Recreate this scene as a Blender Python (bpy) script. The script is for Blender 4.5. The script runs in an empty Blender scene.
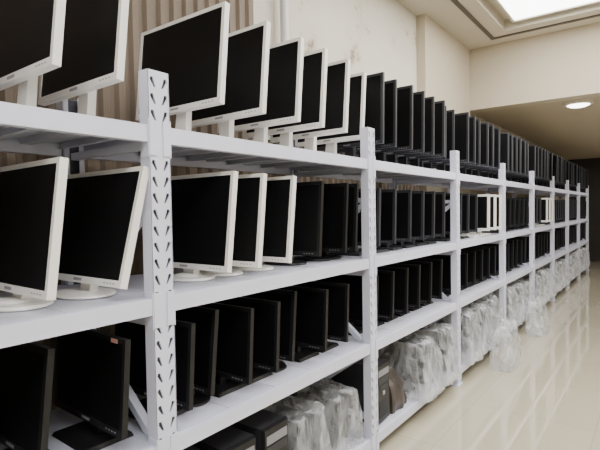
import bpy, bmesh, math, random
from mathutils import Vector, Matrix, Euler, noise
random.seed(7)
D=bpy.data; SC=bpy.context.scene

# ---------------------------------------------------------------- materials
def pmat(name,col,rough=.5,metal=0,spec=.5,noise_amt=0,scale=8,col2=None,bump=0,bscale=60):
    m=D.materials.new(name); m.use_nodes=True
    nt=m.node_tree; b=nt.nodes['Principled BSDF']
    b.inputs['Base Color'].default_value=(*col,1); b.inputs['Roughness'].default_value=rough
    b.inputs['Metallic'].default_value=metal; b.inputs['Specular IOR Level'].default_value=spec
    tc=nt.nodes.new('ShaderNodeTexCoord')
    if col2 is not None or noise_amt:
        n=nt.nodes.new('ShaderNodeTexNoise'); n.inputs['Scale'].default_value=scale; n.inputs['Detail'].default_value=5
        nt.links.new(tc.outputs['Object'],n.inputs['Vector'])
        r=nt.nodes.new('ShaderNodeValToRGB'); r.color_ramp.elements[0].position=.35; r.color_ramp.elements[1].position=.65
        c2=col2 if col2 is not None else tuple(max(0,c*(1-noise_amt)) for c in col)
        r.color_ramp.elements[0].color=(*c2,1); r.color_ramp.elements[1].color=(*col,1)
        nt.links.new(n.outputs['Fac'],r.inputs['Fac']); nt.links.new(r.outputs['Color'],b.inputs['Base Color'])
    if bump:
        n2=nt.nodes.new('ShaderNodeTexNoise'); n2.inputs['Scale'].default_value=bscale
        nt.links.new(tc.outputs['Object'],n2.inputs['Vector'])
        bp=nt.nodes.new('ShaderNodeBump'); bp.inputs['Strength'].default_value=bump; bp.inputs['Distance'].default_value=.01
        nt.links.new(n2.outputs['Fac'],bp.inputs['Height']); nt.links.new(bp.outputs['Normal'],b.inputs['Normal'])
    return m
def emat(name,col,st):
    m=D.materials.new(name); m.use_nodes=True; nt=m.node_tree; nt.nodes.clear()
    o=nt.nodes.new('ShaderNodeOutputMaterial'); e=nt.nodes.new('ShaderNodeEmission')
    e.inputs[0].default_value=(*col,1); e.inputs[1].default_value=st; nt.links.new(e.outputs[0],o.inputs[0]); return m

M={}
M['steel']=pmat('rack_paint',(.67,.685,.81),.36,noise_amt=.05,scale=5)
M['steel2']=pmat('rack_shelf_paint',(.60,.61,.71),.42,noise_amt=.08,scale=4)
M['slot']=pmat('slot_dark',(.03,.03,.04),.8)
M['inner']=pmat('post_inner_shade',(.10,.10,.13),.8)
M['white']=pmat('white_plastic',(.84,.82,.78),.35,noise_amt=.03,scale=6)
M['black']=pmat('black_plastic',(.010,.010,.011),.38,spec=.32)
M['grey']=pmat('dark_grey_plastic',(.028,.029,.034),.45,spec=.4)
M['silver']=pmat('silver_plastic',(.35,.36,.38),.4)
M['screen']=pmat('lcd_screen',(.004,.004,.0045),.42,spec=.14)
M['mark']=pmat('badge_grey',(.22,.22,.24),.4)
M['badge']=pmat('badge_light',(.30,.30,.32),.4)
M['plaster']=pmat('plaster',(.64,.60,.51),.85,noise_amt=.07,scale=1.5,bump=.15,bscale=25)
M['cream']=pmat('cream_paint',(.53,.465,.355),.7,noise_amt=.04,scale=1.2)
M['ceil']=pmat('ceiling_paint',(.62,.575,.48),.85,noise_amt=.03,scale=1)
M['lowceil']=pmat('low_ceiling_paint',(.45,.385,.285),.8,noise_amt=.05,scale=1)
M['trim']=pmat('ceiling_trim_brown',(.10,.085,.07),.6,noise_amt=.1)
M['endwall']=pmat('end_wall_dark',(.02,.016,.014),.6,noise_amt=.2,scale=2)
M['wood']=pmat('dark_wood',(.025,.016,.012),.4,noise_amt=.4,scale=6)
M['glass']=pmat('door_glass',(.03,.035,.04),.1)
M['card']=pmat('cardboard',(.26,.17,.10),.85,noise_amt=.12,scale=14)
M['tape']=pmat('packing_tape',(.50,.38,.22),.3)
M['brownbag']=pmat('brown_bag',(.07,.055,.045),.4,noise_amt=.5,scale=10)
M['pipe']=pmat('pipe_white',(.60,.60,.58),.4,noise_amt=.03)
M['panel']=pmat('ribbed_panel',(.20,.155,.115),.7,noise_amt=.12,scale=3)
M['label']=pmat('paper_label',(.75,.42,.34),.7)
M['emit']=emat('light_panel',(1,.985,.96),10)
M['emit2']=emat('downlight',(1,.96,.88),9.0)

def damaged():
    m=D.materials.new('damaged_plaster'); m.use_nodes=True; nt=m.node_tree; b=nt.nodes['Principled BSDF']; b.inputs['Roughness'].default_value=.9
    tc=nt.nodes.new('ShaderNodeTexCoord'); n=nt.nodes.new('ShaderNodeTexNoise'); n.inputs['Scale'].default_value=1.7; n.inputs['Detail'].default_value=9; n.inputs['Roughness'].default_value=.66
    nt.links.new(tc.outputs['Object'],n.inputs['Vector'])
    r=nt.nodes.new('ShaderNodeValToRGB'); e=r.color_ramp.elements
    e[0].position=.335; e[0].color=(.20,.12,.07,1); e[1].position=.38; e[1].color=(.46,.40,.32,1)
    x=e.new(.42); x.color=(.60,.555,.47,1); x=e.new(.8); x.color=(.66,.62,.55,1)
    nt.links.new(n.outputs['Fac'],r.inputs['Fac']); nt.links.new(r.outputs['Color'],b.inputs['Base Color'])
    return m
M['damaged']=damaged()
def floorm():
    m=D.materials.new('glossy_floor_tile'); m.use_nodes=True; nt=m.node_tree; b=nt.nodes['Principled BSDF']
    tc=nt.nodes.new('ShaderNodeTexCoord'); br=nt.nodes.new('ShaderNodeTexBrick')
    br.offset=0; br.inputs['Scale'].default_value=1; br.inputs['Brick Width'].default_value=.8; br.inputs['Row Height'].default_value=.8
    br.inputs['Mortar Size'].default_value=.0025
    br.inputs['Color1'].default_value=(.50,.45,.33,1); br.inputs['Color2'].default_value=(.48,.43,.315,1); br.inputs['Mortar'].default_value=(.36,.31,.22,1)
    nt.links.new(tc.outputs['Object'],br.inputs['Vector']); nt.links.new(br.outputs['Color'],b.inputs['Base Color'])
    b.inputs['Roughness'].default_value=.04; b.inputs['Specular IOR Level'].default_value=1.0
    b.inputs['Coat Weight'].default_value=.6; b.inputs['Coat Roughness'].default_value=.03
    return m
M['floor']=floorm()
def film():
    m=D.materials.new('clear_plastic_film'); m.use_nodes=True; nt=m.node_tree; nt.nodes.clear()
    o=nt.nodes.new('ShaderNodeOutputMaterial'); mx=nt.nodes.new('ShaderNodeMixShader'); t=nt.nodes.new('ShaderNodeBsdfTransparent')
    p=nt.nodes.new('ShaderNodeBsdfPrincipled'); p.inputs['Base Color'].default_value=(.70,.71,.73,1); p.inputs['Roughness'].default_value=.2
    tc=nt.nodes.new('ShaderNodeTexCoord'); n=nt.nodes.new('ShaderNodeTexNoise'); n.inputs['Scale'].default_value=9; n.inputs['Detail'].default_value=6; n.inputs['Distortion'].default_value=1.8
    mp=nt.nodes.new('ShaderNodeMapping'); mp.inputs['Scale'].default_value=(1,1,.45)
    nt.links.new(tc.outputs['Object'],mp.inputs['Vector']); nt.links.new(mp.outputs[0],n.inputs['Vector'])
    mr=nt.nodes.new('ShaderNodeMapRange'); mr.inputs[1].default_value=.37; mr.inputs[2].default_value=.65; mr.inputs[3].default_value=.14; mr.inputs[4].default_value=.58
    nt.links.new(n.outputs['Fac'],mr.inputs[0]); nt.links.new(mr.outputs[0],mx.inputs[0])
    bp=nt.nodes.new('ShaderNodeBump'); bp.inputs['Strength'].default_value=.9; bp.inputs['Distance'].default_value=.03
    nt.links.new(n.outputs['Fac'],bp.inputs['Height']); nt.links.new(bp.outputs['Normal'],p.inputs['Normal'])
    nt.links.new(t.outputs[0],mx.inputs[1]); nt.links.new(p.outputs[0],mx.inputs[2]); nt.links.new(mx.outputs[0],o.inputs[0])
    return m
M['film']=film()

# ---------------------------------------------------------------- mesh builder
class MB:
    def __init__(s): s.v=[]; s.f=[]; s.m=[]; s.mats=[]; s.sm=[]
    def mi(s,k):
        if k not in s.mats: s.mats.append(k)
        return s.mats.index(k)
    def add(s,vs,fs,k,T=None,smooth=False):
        o=len(s.v); i=s.mi(k)
        for v in vs:
            v=Vector(v); s.v.append(tuple(T@v) if T else tuple(v))
        for f in fs: s.f.append([o+a for a in f]); s.m.append(i); s.sm.append(smooth)
    def box(s,a,b,k,T=None):
        x0,y0,z0=a; x1,y1,z1=b
        s.add([(x0,y0,z0),(x1,y0,z0),(x1,y1,z0),(x0,y1,z0),(x0,y0,z1),(x1,y0,z1),(x1,y1,z1),(x0,y1,z1)],
              [(0,3,2,1),(4,5,6,7),(0,1,5,4),(1,2,6,5),(2,3,7,6),(3,0,4,7)],k,T)
    def hexa(s,bot,top,k,T=None):
        s.add(list(bot)+list(top),[(0,3,2,1),(4,5,6,7),(0,1,5,4),(1,2,6,5),(2,3,7,6),(3,0,4,7)],k,T)
    def bar(s,p,q,w,h,k,up=(0,1,0)):
        p=Vector(p); q=Vector(q); d=(q-p).normalized(); u=Vector(up); r=d.cross(u).normalized(); u=r.cross(d)
        f=lambda c:[c-r*w/2-u*h/2,c+r*w/2-u*h/2,c+r*w/2+u*h/2,c-r*w/2+u*h/2]
        s.hexa(f(p),f(q),k)
    def lathe(s,prof,k,T=None,n=28,sx=1,sy=1):
        vs=[];fs=[]
        for r,z in prof:
            for i in range(n):
                a=2*math.pi*i/n; vs.append((r*sx*math.cos(a),r*sy*math.sin(a),z))
        for j in range(len(prof)-1):
            for i in range(n):
                fs.append((j*n+i,j*n+(i+1)%n,(j+1)*n+(i+1)%n,(j+1)*n+i))
        fs.append(tuple(range(n-1,-1,-1))); fs.append(tuple(range((len(prof)-1)*n,len(prof)*n)))
        s.add(vs,fs,k,T,False)
    def mesh(s,name):
        me=D.meshes.new(name); me.from_pydata(s.v,[],s.f)
        for k in s.mats: me.materials.append(M[k])
        for p,i,sm in zip(me.polygons,s.m,s.sm): p.material_index=i; p.use_smooth=sm
        me.update(); return me
    def obj(s,name,loc=(0,0,0)):
        o=D.objects.new(name,s.mesh(name)); o.location=loc; SC.collection.objects.link(o); return o
def place(me,name,loc,rz=0,parent=None):
    o=D.objects.new(name,me); o.location=loc; o.rotation_euler=(0,0,rz); SC.collection.objects.link(o)
    if parent: o.parent=parent
    return o

# ---------------------------------------------------------------- layout constants
FX=-1.37; BX=-1.985; Y0=1.03; B=1.5; NB=8
WX=-2.14
LV=[1.80,1.215,.71,.14]
TOP=1.985
YH=6.5; YE=15.2; ZC=3.6; ZL=2.8

# ---------------------------------------------------------------- room
def slab(name,a,b,k):
    m=MB(); c=[(a[i]+b[i])/2 for i in range(3)]
    m.box([a[i]-c[i] for i in range(3)],[b[i]-c[i] for i in range(3)],k); return m.obj(name,c)
slab('floor',(-2.3,-3.2,-.1),(3.2,YE+.2,0),'floor')
slab('wall_left',(WX-.15,-3.2,0),(WX,YE+.2,ZC+.4),'damaged')
slab('wall_right',(3.0,-3.2,0),(3.15,YE+.2,ZC+.4),'plaster')
slab('wall_back',(WX,-3.2,0),(3.0,-3.05,ZC+.4),'plaster')
slab('wall_end',(WX,YE,0),(3.0,YE+.15,ZC+.4),'endwall')
slab('wall_header',(WX,YH,ZL),(3.0,YH+.2,ZC+.3),'cream')
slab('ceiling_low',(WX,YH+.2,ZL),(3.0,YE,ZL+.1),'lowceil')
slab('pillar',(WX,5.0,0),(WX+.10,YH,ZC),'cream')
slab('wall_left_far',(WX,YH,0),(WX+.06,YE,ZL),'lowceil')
tx0,tx1,ty0,ty1=-1.5,2.0,2.2,6.08
zt=ZC+.13
m=MB()
m.box((WX,-3.05,ZC),(tx0,YH,ZC+.08),'ceil'); m.box((tx1,-3.05,ZC),(3.0,YH,ZC+.08),'ceil')
m.box((tx0,ty1,ZC),(tx1,YH,ZC+.08),'ceil'); m.box((tx0,-3.05,ZC),(tx1,ty0,ZC+.08),'ceil')
m.box((tx0-.02,ty0-.02,ZC+.08),(tx0,ty1+.02,zt+.02),'ceil'); m.box((tx1,ty0-.02,ZC+.08),(tx1+.02,ty1+.02,zt+.02),'ceil')
m.box((tx0,ty1,ZC+.08),(tx1,ty1+.02,zt+.02),'ceil'); m.box((tx0,ty0-.02,ZC+.08),(tx1,ty0,zt+.02),'ceil')
m.box((tx0,ty0,zt),(tx1,ty1,zt+.02),'ceil')
m.obj('ceiling')
m=MB()
w=.045
for (a,b) in (((tx0-.2,ty0-.2),(tx1+.3,ty0-.2+w)),((tx0-.2,ty1+.2-w),(tx1+.3,ty1+.2)),((tx0-.2,ty0-.2),(tx0-.2+w,ty1+.2)),((tx1+.3-w,ty0-.2),(tx1+.3,ty1+.2))):
    m.box((a[0],a[1],ZC-.012),(b[0],b[1],ZC+.001),'trim')
m.obj('trim_ceiling')
px0,px1,py0,py1=-1.36,1.86,2.34,5.97; zp=ZC+.04
m=MB(); m.box((px0,py0,zp+.015),(px1,py1,zp+.04),'emit')
for y in (3.3,4.15,5.0): m.box((px0,y,zp+.008),(px1,y+.02,zp+.016),'ceil')
m.box((px0-.03,py0-.03,zp),(px1+.03,py0,zt-.001),'ceil'); m.box((px0-.03,py1,zp),(px1+.03,py1+.03,zt-.001),'ceil')
m.box((px0-.03,py0,zp),(px0,py1,zt-.001),'ceil'); m.box((px1,py0,zp),(px1+.03,py1,zt-.001),'ceil')
m.obj('ceiling_light_panel')
for (x,y) in ((.6,.6),(.6,-1.0),(.6,-2.4)):  # unseen panels added around the camera as fill for the near racks
    m=MB(); m.box((-.65,-.32,-.045),(.65,.32,0),'ceil'); m.box((-.6,-.28,-.055),(.6,.28,-.044),'emit'); m.obj('ceiling_light_panel',(x,y,ZC))
for (x,y) in ((-.84,6.95),(-.2,9.3),(-.2,11.8),(-.2,14.0),(1.6,8.5),(1.6,12)):  # first lamp is in view; the others are unseen additions brightening the far floor
    m=MB(); m.lathe([(.16,0),(.16,-.02),(.13,-.03)],'ceil'); m.lathe([(.128,-.028),(.128,-.032),(.09,-.05),(.03,-.056)],'emit2'); m.obj('round_ceiling_lamp',(x,y,ZL))
def ribs(name,ya,yb,z0,z1):
    m=MB(); m.box((WX,ya,z0),(WX+.02,yb,z1),'panel'); y=ya
    while y<yb-.05:
        m.hexa([(WX+.02,y,z0),(WX+.04,y+.015,z0),(WX+.04,y+.045,z0),(WX+.02,y+.06,z0)],[(WX+.02,y,z1),(WX+.04,y+.015,z1),(WX+.04,y+.045,z1),(WX+.02,y+.06,z1)],'panel'); y+=.085
    m.obj(name)
ribs('wall_panel_ribbed',-3.0,2.35,.1,ZC-.45)
ribs('wall_panel_ribbed',2.35,4.98,.1,1.98)
slab('trim_1',(WX,2.35,1.98),(WX+.05,4.98,2.03),'pipe')
slab('baseboard_left',(WX,-3.0,0),(WX+.045,4.98,.1),'wood')
m=MB(); m.lathe([(.03,.0),(.03,1.55)],'pipe',n=16)
for z in (.3,1.1): m.lathe([(.038,z),(.038,z+.03)],'pipe',n=16)
m.obj('wall_pipe',(WX+.075,2.6,2.03))
YD=YE-.012
m=MB(); dx0,dx1=-1.0,1.0
m.box((dx0-.12,YD-.08,0),(dx0,YD,2.3),'wood'); m.box((dx1,YD-.08,0),(dx1+.12,YD,2.3),'wood'); m.box((dx0-.12,YD-.08,2.2),(dx1+.12,YD,2.32),'wood')
for a in (dx0,0):
    m.box((a+.01,YD-.05,.01),(a+.99,YD-.02,.5),'wood'); m.box((a+.01,YD-.05,2.05),(a+.99,YD-.02,2.2),'wood')
    m.box((a+.01,YD-.05,.5),(a+.12,YD-.02,2.05),'wood'); m.box((a+.88,YD-.05,.5),(a+.99,YD-.02,2.05),'wood'); m.box((a+.12,YD-.04,.5),(a+.88,YD-.03,2.05),'glass')
m.bar((-.08,YD-.09,.9),(-.08,YD-.09,1.4),.025,.025,'silver'); m.bar((.08,YD-.09,.9),(.08,YD-.09,1.4),.025,.025,'silver')
m.obj('door_1')

# ---------------------------------------------------------------- racks
PW=.085; PD=.05
def perforated_face(m,x,y0,z0,z1,nx):
    p=.056; n=int((z1-z0)/p); t=.003*nx
    hw=PW/2
    for i in range(n):
        za=z0+i*p; zb=za+p
        for sgn in (-1,1):
            ya,yb=(y0,y0+hw) if sgn<0 else (y0+hw,y0+PW)
            yc=(ya+yb)/2; zt_=zb-.010; zm=zb-.019; zl=za+.012
            o=[(x,ya,za),(x,yb,za),(x,yb,zb),(x,ya,zb)]
            lean=.006*sgn; top=yc+lean; bot=yc-lean
            h=[(x,bot-.0038,zl),(x,bot+.0038,zl),(x,top+.0075,zm),(x,top+.0055,zt_),(x,top-.0055,zt_),(x,top-.0075,zm)]
            hb=[(x-t*2,q[1],q[2]) for q in h]
            vs=o+h+hb
            fs=[(0,1,5,4),(1,2,7,6,5),(2,3,8,7),(3,0,4,9,8)]
            for k in range(6): fs.append((4+k,4+(k+1)%6,10+(k+1)%6,10+k))
            m.add(vs,fs,'steel')
    zt_=z0+n*p
    if zt_<z1-1e-4: m.add([(x,y0,zt_),(x,y0+PW,zt_),(x,y0+PW,z1),(x,y0,z1)],[(0,1,2,3)],'steel')
def upright(m,y,xo,nx):
    y0=y-PW/2; xi=xo-nx*PD
    perforated_face(m,xo,y0,.012,TOP,nx)
    a,b=min(xo,xi),max(xo,xi)
    m.box((a,y0-.0005,.012),(b,y0+.0025,TOP),'steel'); m.box((a,y0+PW-.0025,.012),(b,y0+PW+.0005,TOP),'steel')
    xm=xi+nx*.002
    m.box((min(xm,xi),y0,.012),(max(xm,xi),y0+.022,TOP),'steel'); m.box((min(xm,xi),y0+PW-.022,.012),(max(xm,xi),y0+PW,TOP),'steel')
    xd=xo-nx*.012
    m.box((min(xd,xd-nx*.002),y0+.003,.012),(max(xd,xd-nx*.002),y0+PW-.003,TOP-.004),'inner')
    m.box((a-.012,y0-.012,0),(b+.012,y0+PW+.012,.012),'steel')
def frame(m,y):
    upright(m,y,FX,1); upright(m,y,BX,-1)
    xa,xb=FX-PD,BX+PD
    zs=[.25,.66,1.12,1.56,1.74]
    for z in zs: m.bar((xa,y,z),(xb,y,z),.028,.03,'steel')
    for i in range(len(zs)-2):
        p,q=((xb,y,zs[i]+.02),(xa,y,zs[i+1]-.02)) if i%2==0 else ((xa,y,zs[i]+.02),(xb,y,zs[i+1]-.02))
        m.bar(p,q,.028,.03,'steel')
def shelf(m,ya,yb,z):
    h=.058
    ya+=PW/2; yb-=PW/2
    for xo,nx in ((FX-.002,1),(BX+.002,-1)):
        x1=xo-nx*.035
        m.box((min(xo,x1),ya,z-h),(max(xo,x1),yb,z-.018),'steel')
        m.box((min(xo,xo-nx*.022),ya,z-.018),(max(xo,xo-nx*.022),yb,z-.001),'steel')
        for yy in (ya,yb-.004):
            m.box((min(xo+nx*.003,x1),yy,z-h-.05),(max(xo+nx*.003,x1),yy+.004,z+.02),'steel')
        for yy,d in ((ya,-1),(yb,1)):
            m.box((min(xo+nx*.002,xo+nx*.006),min(yy,yy+d*.03),z-h-.045),(max(xo+nx*.002,xo+nx*.006),max(yy,yy+d*.03),z+.015),'steel')
    n=5; w=(yb-ya)/n; xa,xb=BX+.026,FX-.026
    for i in range(n):
        a=ya+i*w+.002; b=ya+(i+1)*w-.002
        m.box((xa,a,z-.006),(xb,b,z-.001),'steel2')
        for yy in (a,b-.003): m.box((xa,yy,z-.03),(xb,yy+.003,z-.006),'steel2')
        for yy in (a,b-.018): m.box((xa,yy,z-.032),(xb,yy+.018,z-.030),'steel2')
        c=(a+b)/2; m.box((xa,c-.02,z-.026),(xb,c+.02,z-.006),'steel2')
def rack(ya,last=False):
    m=MB(); frame(m,ya)
    for z in LV: shelf(m,ya,ya+B,z)
    # filler plates of the shelf deck at the frame line
    for z in LV: m.box((BX+PD+.002,ya-PW/2,z-.005),(FX-PD-.002,ya+PW/2,z-.001),'steel2')
    if last: frame(m,ya+B)
    m.obj('storage_rack')
for i in range(-2,NB): rack(Y0+i*B,last=(i==NB-1))

# ---------------------------------------------------------------- monitors
def monitor(name,W,H,clear,tilt,body,base,bz=.016,chin=.024,thick=.02,mark='mark',side=None):
    m=MB(); side=side or body
    T=Matrix.Translation((0,-.015,clear))@Matrix.Rotation(-math.radians(tilt),4,'X')
    w=W/2
    f0,f1=-.010,thick-.010
    m.box((-w,f0,0),(-w+bz,f1,H),body,T); m.box((w-bz,f0,0),(w,f1,H),body,T)
    m.box((-w+bz,f0,0),(w-bz,f1,chin),body,T); m.box((-w+bz,f0,H-bz),(w-bz,f1,H),body,T)
    m.box((-w+bz,f0+.003,chin),(w-bz,f0+.006,H-bz),'screen',T)
    m.box((-w+bz,f0+.006,chin),(w-bz,f1,H-bz),side,T)
    e=.004
    m.hexa([(-w+e,f1,e),(w-e,f1,e),(w-e,f1,H-e),(-w+e,f1,H-e)],[(-w*.72,f1+.022,H*.16),(w*.72,f1+.022,H*.16),(w*.72,f1+.022,H*.86),(-w*.72,f1+.022,H*.86)],side,T)
    m.hexa([(-w*.35,f1+.022,H*.25),(w*.35,f1+.022,H*.25),(w*.35,f1+.022,H*.7),(-w*.35,f1+.022,H*.7)],[(-w*.28,f1+.034,H*.3),(w*.28,f1+.034,H*.3),(w*.28,f1+.034,H*.65),(-w*.28,f1+.034,H*.65)],side,T)
    for i in range(5): m.box((-w*.5,f1+.0215,H*(.74+.02*i)),(w*.5,f1+.0235,H*(.748+.02*i)),'slot',T)
    m.box((-.026,f0-.001,chin*.32),(.026,f0,chin*.72),mark,T)
    for i in range(4): m.box((w-bz-.03-.018*i,f0-.001,chin*.42),(w-bz-.022-.018*i,f0,chin*.6),mark,T)
    zt=clear+H*.42
    c=T@Vector((0,f1+.02,H*.42))
    nw=.035
    m.hexa([(-nw,.0,.010),(nw,.0,.010),(nw,.032,.010),(-nw,.032,.010)],
           [(-nw*.8,c.y-.008,zt),(nw*.8,c.y-.008,zt),(nw*.8,c.y+.02,zt),(-nw*.8,c.y+.02,zt)],body)
    if base=='disc':
        m.lathe([(.118,0),(.125,.004),(.122,.010),(.10,.013),(.04,.016)],body,n=36,sx=1.05,sy=.78)
    elif base=='ring':
        m.lathe([(.13,0),(.135,.004),(.13,.012),(.11,.014)],body,n=36,sx=1.0,sy=.74)
        m.lathe([(.06,.014),(.05,.022),(.03,.024)],side,n=24)
    else:
        m.hexa([(-.12,-.09,0),(.12,-.09,0),(.12,.09,0),(-.12,.09,0)],[(-.112,-.083,.014),(.112,-.083,.014),(.112,.085,.014),(-.112,.085,.014)],body)
    return m.mesh(name)
ms={
 'wt':monitor('white_monitor_tall',.54,.405,.125,6,'white','disc',mark='badge',thick=.026),
 'wn':monitor('white_monitor_narrow',.50,.405,.125,6,'white','disc',mark='badge',thick=.026),
 'wr':monitor('white_monitor_low',.54,.41,.045,7,'white','ring',mark='badge',thick=.026),
 'wl':monitor('white_monitor_tilt',.54,.41,.045,14,'white','disc',mark='badge',thick=.026),
 'bt':monitor('black_monitor_tall',.53,.44,.11,2,'grey','rect'),
 'bn':monitor('black_monitor_narrow',.50,.44,.11,2,'grey','rect'),
 'bb':monitor('black_monitor',.47,.32,.06,4,'black','rect'),
 'bs':monitor('black_monitor_square',.40,.34,.06,6,'black','disc',bz=.02),
 'bw':monitor('black_monitor_wide',.50,.39,.05,5,'black','disc',bz=.018),
 'gm':monitor('grey_monitor',.44,.36,.06,3,'grey','rect',bz=.018,side='black'),
 'wf':monitor('white_frame_monitor',.50,.36,.06,2,'white','rect',bz=.022,chin=.028,side='white'),
 'sv':monitor('silver_monitor',.42,.34,.06,4,'grey','disc',bz=.014,side='silver'),
}
def avoid(y,lo=.13,hi=.13):
    k=round((y-Y0)/B); c=Y0+k*B
    if -lo<y-c<=0: return c-lo
    if 0<y-c<hi: return c+hi
    return y
def mon(kind,y,z,W,prot=0,rz=0,av=True):
    x=FX+prot-W/2*math.cos(rz)
    return place(ms[kind],'computer_monitor',(x,avoid(y) if av else y,z+.0008),rz)
R=random.uniform
def ys(px): return (1/(662-px)-.00201)/.00145*B+Y0
for px in (70,140,228,270,303,327,350):
    mon('wt',ys(px),LV[0],.54,-.0,R(-.02,.03))
mon('wn',ys(374),LV[0],.50,-.057,0,False)
mon('wt',ys(70)-.30,LV[0],.54,0,.02); mon('wt',ys(70)-.60,LV[0],.54,0,-.02)
y=Y0+B+.19
while y<Y0+NB*B-.12:
    k=round((y-Y0)/B)
    if abs(y-(Y0+k*B))<.11: mon('bn',y,LV[0],.50,-.057,0,False)
    else: mon('bt',y,LV[0],.53,R(-.02,.01),R(-.04,.03))
    y+=R(.195,.215)
for px,k in ((-75,'wr'),(68,'wr'),(136,'wl'),(238,'wr'),(266,'wr'),(297,'wr')):
    mon(k,ys(px)-.02,LV[1],.54,-.01,R(-.03,.03))
y=ys(328)
for i in range(3): mon('bw',y,LV[1],.50,-.03,R(-.03,.03)); y+=.235
kinds=['gm','wf','bs','wf','sv','gm','bs']
for b in range(1,NB):
    ya=Y0+b*B+.15; yb=Y0+(b+1)*B-.12; y=ya; k=kinds[b-1]
    while y<yb:
        kk=k
        if k=='wf' and y<ya+.5: kk='gm'
        W={'gm':.44,'wf':.50,'bs':.40,'sv':.42}[kk]
        mon(kk,y,LV[1],W,(-.02 if kk!='wf' else .03),R(-.05,.04)); y+=R(.205,.235)
for i,px in enumerate((-150,-40,62,138,192,228,258,284,305,332,352)):
    k='bb' if i%3!=2 else 'bs'; W=.47 if k=='bb' else .40
    o=mon(k,ys(px)-.02,LV[2],W,-.02 if k=='bb' else -.06,R(-.04,.04))
    if px==138:
        m=MB(); T=Matrix.Translation((0,-.015,.06))@Matrix.Rotation(-math.radians(4),4,'X')
        m.box((.15,-.011,.302),(.19,-.0102,.316),'label',T); place(m.mesh('label'),'label',(0,0,0),0,o)
kk3=['bb','bb','bs','bb','bb','bb','bs']
for b in range(1,NB):
    y=Y0+b*B+.15; yb=Y0+(b+1)*B-.12
    while y<yb:
        k=kk3[b-1] if random.random()<.75 else 'bb'
        W={'bs':.40,'bb':.47}[k]
        mon(k,y,LV[2],W,-.05,R(-.06,.04)); y+=R(.205,.25)

# ---------------------------------------------------------------- bottom shelf contents
def crumple(name,loc,size,seed,mat='film',n=14,amp=.022,taper=.85):
    bm=bmesh.new(); bmesh.ops.create_cube(bm,size=1); bmesh.ops.subdivide_edges(bm,edges=bm.edges[:],cuts=n,use_grid_fill=True)
    for v in bm.verts:
        c=v.co.copy(); z=c.z+.5
        k=1-(1-taper)*z**2
        ex=min(1,1.15-(abs(2*c.x)*abs(2*c.y))*.18)
        p=Vector((c.x*size[0]*k*ex,c.y*size[1]*k*ex,z*size[2]*(1-.10*max(abs(2*c.x),abs(2*c.y))**3)))
        q=Vector((p.x*7,p.y*7,p.z*3.5))+Vector((seed*3.1,seed,0))
        d=noise.noise_vector(q)*amp+noise.noise_vector(q*2.7)*amp*.45
        ridge=abs(noise.noise(q*1.6))*amp*1.2
        if z<.04: d.z=0
        nrm=Vector((c.x,c.y,(c.z if z>.05 else 0)))
        p+=d-nrm*ridge*1.5
        if p.z<.001: p.z=.001
        v.co=p
    me=D.meshes.new(name); bm.to_mesh(me); bm.free(); me.materials.append(M[mat])
    for p in me.polygons: p.use_smooth=False
    o=D.objects.new(name,me); o.location=loc; SC.collection.objects.link(o); return o
def carton_mesh(s):
    m=MB(); x,y,z=[a/2 for a in s]
    m.box((-x,-y,0),(x,y,2*z),'card')
    m.box((-x-.001,-.025,2*z-.1),(x+.001,.025,2*z+.001),'tape')
    return m.mesh('carton')
def tower_mesh():
    m=MB(); d,w,h=.42,.18,.38
    m.box((-d/2,-w/2,.01),(d/2-.02,w/2,h),'grey')
    m.hexa([(d/2-.02,-w/2,.01),(d/2,-w/2+.006,.016),(d/2,w/2-.006,.016),(d/2-.02,w/2,.01)],[(d/2-.02,-w/2,h),(d/2,-w/2+.006,h-.006),(d/2,w/2-.006,h-.006),(d/2-.02,w/2,h)],'black')
    for i in range(2): m.box((d/2,-.074,h-.075-.05*i),(d/2+.003,.074,h-.035-.05*i),'mark' if i==0 else 'grey')
    m.box((d/2,-.05,h-.16),(d/2+.003,.05,h-.135),'grey')
    m.box((d/2,-.012,h-.20),(d/2+.005,.012,h-.176),'silver')
    for i in range(8): m.box((d/2,-.06,.04+.014*i),(d/2+.003,.06,.046+.014*i),'grey')
    for x in (-.16,.15):
        for y in (-.07,.07): m.box((x-.015,y-.012,0),(x+.015,y+.012,.01),'slot')
    return m.mesh('computer_tower')
tw=tower_mesh()
zb=LV[3]+.001
cx=(FX+BX)/2+.02
for j,(y,s) in enumerate(((Y0-1.1,.36),(Y0-.65,.34),(Y0-.25,.32))):
    o=crumple('plastic_wrapped_bundle',(cx,y,zb),(.48,s,.33),j+1,'film',amp=.02,taper=.92)
    place(carton_mesh((.34,.24,.2)),'carton',(0,0,.003),0,o)
for y in (Y0+.19,Y0+.42,Y0+.64): place(tw,'computer_tower',(cx+.03,y,zb),R(-.04,.04))
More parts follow.
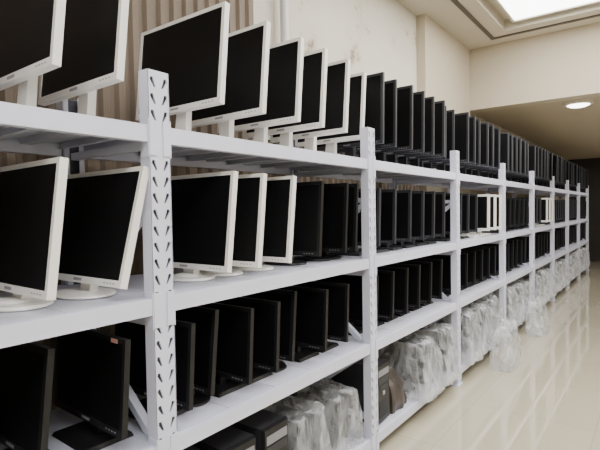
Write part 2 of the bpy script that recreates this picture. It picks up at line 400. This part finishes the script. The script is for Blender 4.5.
for j,y in enumerate((Y0+.93,Y0+1.26)):
    o=crumple('plastic_wrapped_bundle',(cx+.02,y,zb),(.50,.28,.36),j+11,'film',amp=.02,taper=.9)
    for q in (-.08,.05): place(ms['bb'],'wrapped_monitor',(0,q,.0005),R(-.05,.05),o).scale=(.8,.8,.78)
for b in range(1,NB):
    ya=Y0+b*B
    k=0; y=ya+.3
    if b==1:
        place(tw,'computer_tower',(cx+.03,ya+.20,zb),.03)
        crumple('brown_bag',(cx+.03,ya+.46,zb),(.44,.24,.27),9,'brownbag',n=10,taper=.7,amp=.03); y=ya+.82
    while y<ya+B-.2:
        h=R(.42,.47)
        o=crumple('bagged_monitor',(cx+.05,y,zb),(.62,.36,h),b*7+k,'film',n=12,amp=.026,taper=.84)
        place(ms['bb' if k%2 else 'bs'],'monitor',(0,0,.0005),R(-.1,.1),o)
        y+=.39; k+=1
for i,(px,h) in enumerate(((484,.44),(520,.42))):
    crumple('clear_plastic_bag',(FX+.19,ys(px),.002),(.22,.42,h),40+i,'film',n=12,amp=.03,taper=.6)

# ---------------------------------------------------------------- light
w=D.worlds.new('world'); SC.world=w; w.use_nodes=True
w.node_tree.nodes['Background'].inputs[0].default_value=(.85,.9,1,1); w.node_tree.nodes['Background'].inputs[1].default_value=.15
def area(name,loc,sx,sy,p,col=(1,.97,.93),rot=(0,0,0)):
    l=D.lights.new(name,'AREA'); l.shape='RECTANGLE'; l.size=sx; l.size_y=sy; l.energy=p; l.color=col
    o=D.objects.new(name,l); o.location=loc; o.rotation_euler=rot; SC.collection.objects.link(o); return o
area('fill_light_near',(.6,-.2,ZC-.08),1.2,2.4,95,(.97,.98,1))  # added fill area lamp, brightens the near racks from above the aisle
area('fill_light_far',(-.1,10.5,ZL-.08),1.0,6,105,(1,.97,.92))  # added fill area lamp, lifts the far bays and floor

# ---------------------------------------------------------------- camera
cam=D.cameras.new('camera'); cam.lens=28.8; cam.sensor_width=36; cam.clip_start=.02
co=D.objects.new('camera',cam); SC.collection.objects.link(co); co.location=(0,0,1.5)
th=math.atan(362/480)
Rm=Matrix.Rotation(th,4,'Z')@Matrix.Rotation(math.radians(90-1.63),4,'X')@Matrix.Rotation(math.radians(-1.0),4,'Z')
co.rotation_euler=Rm.to_euler()
SC.camera=co
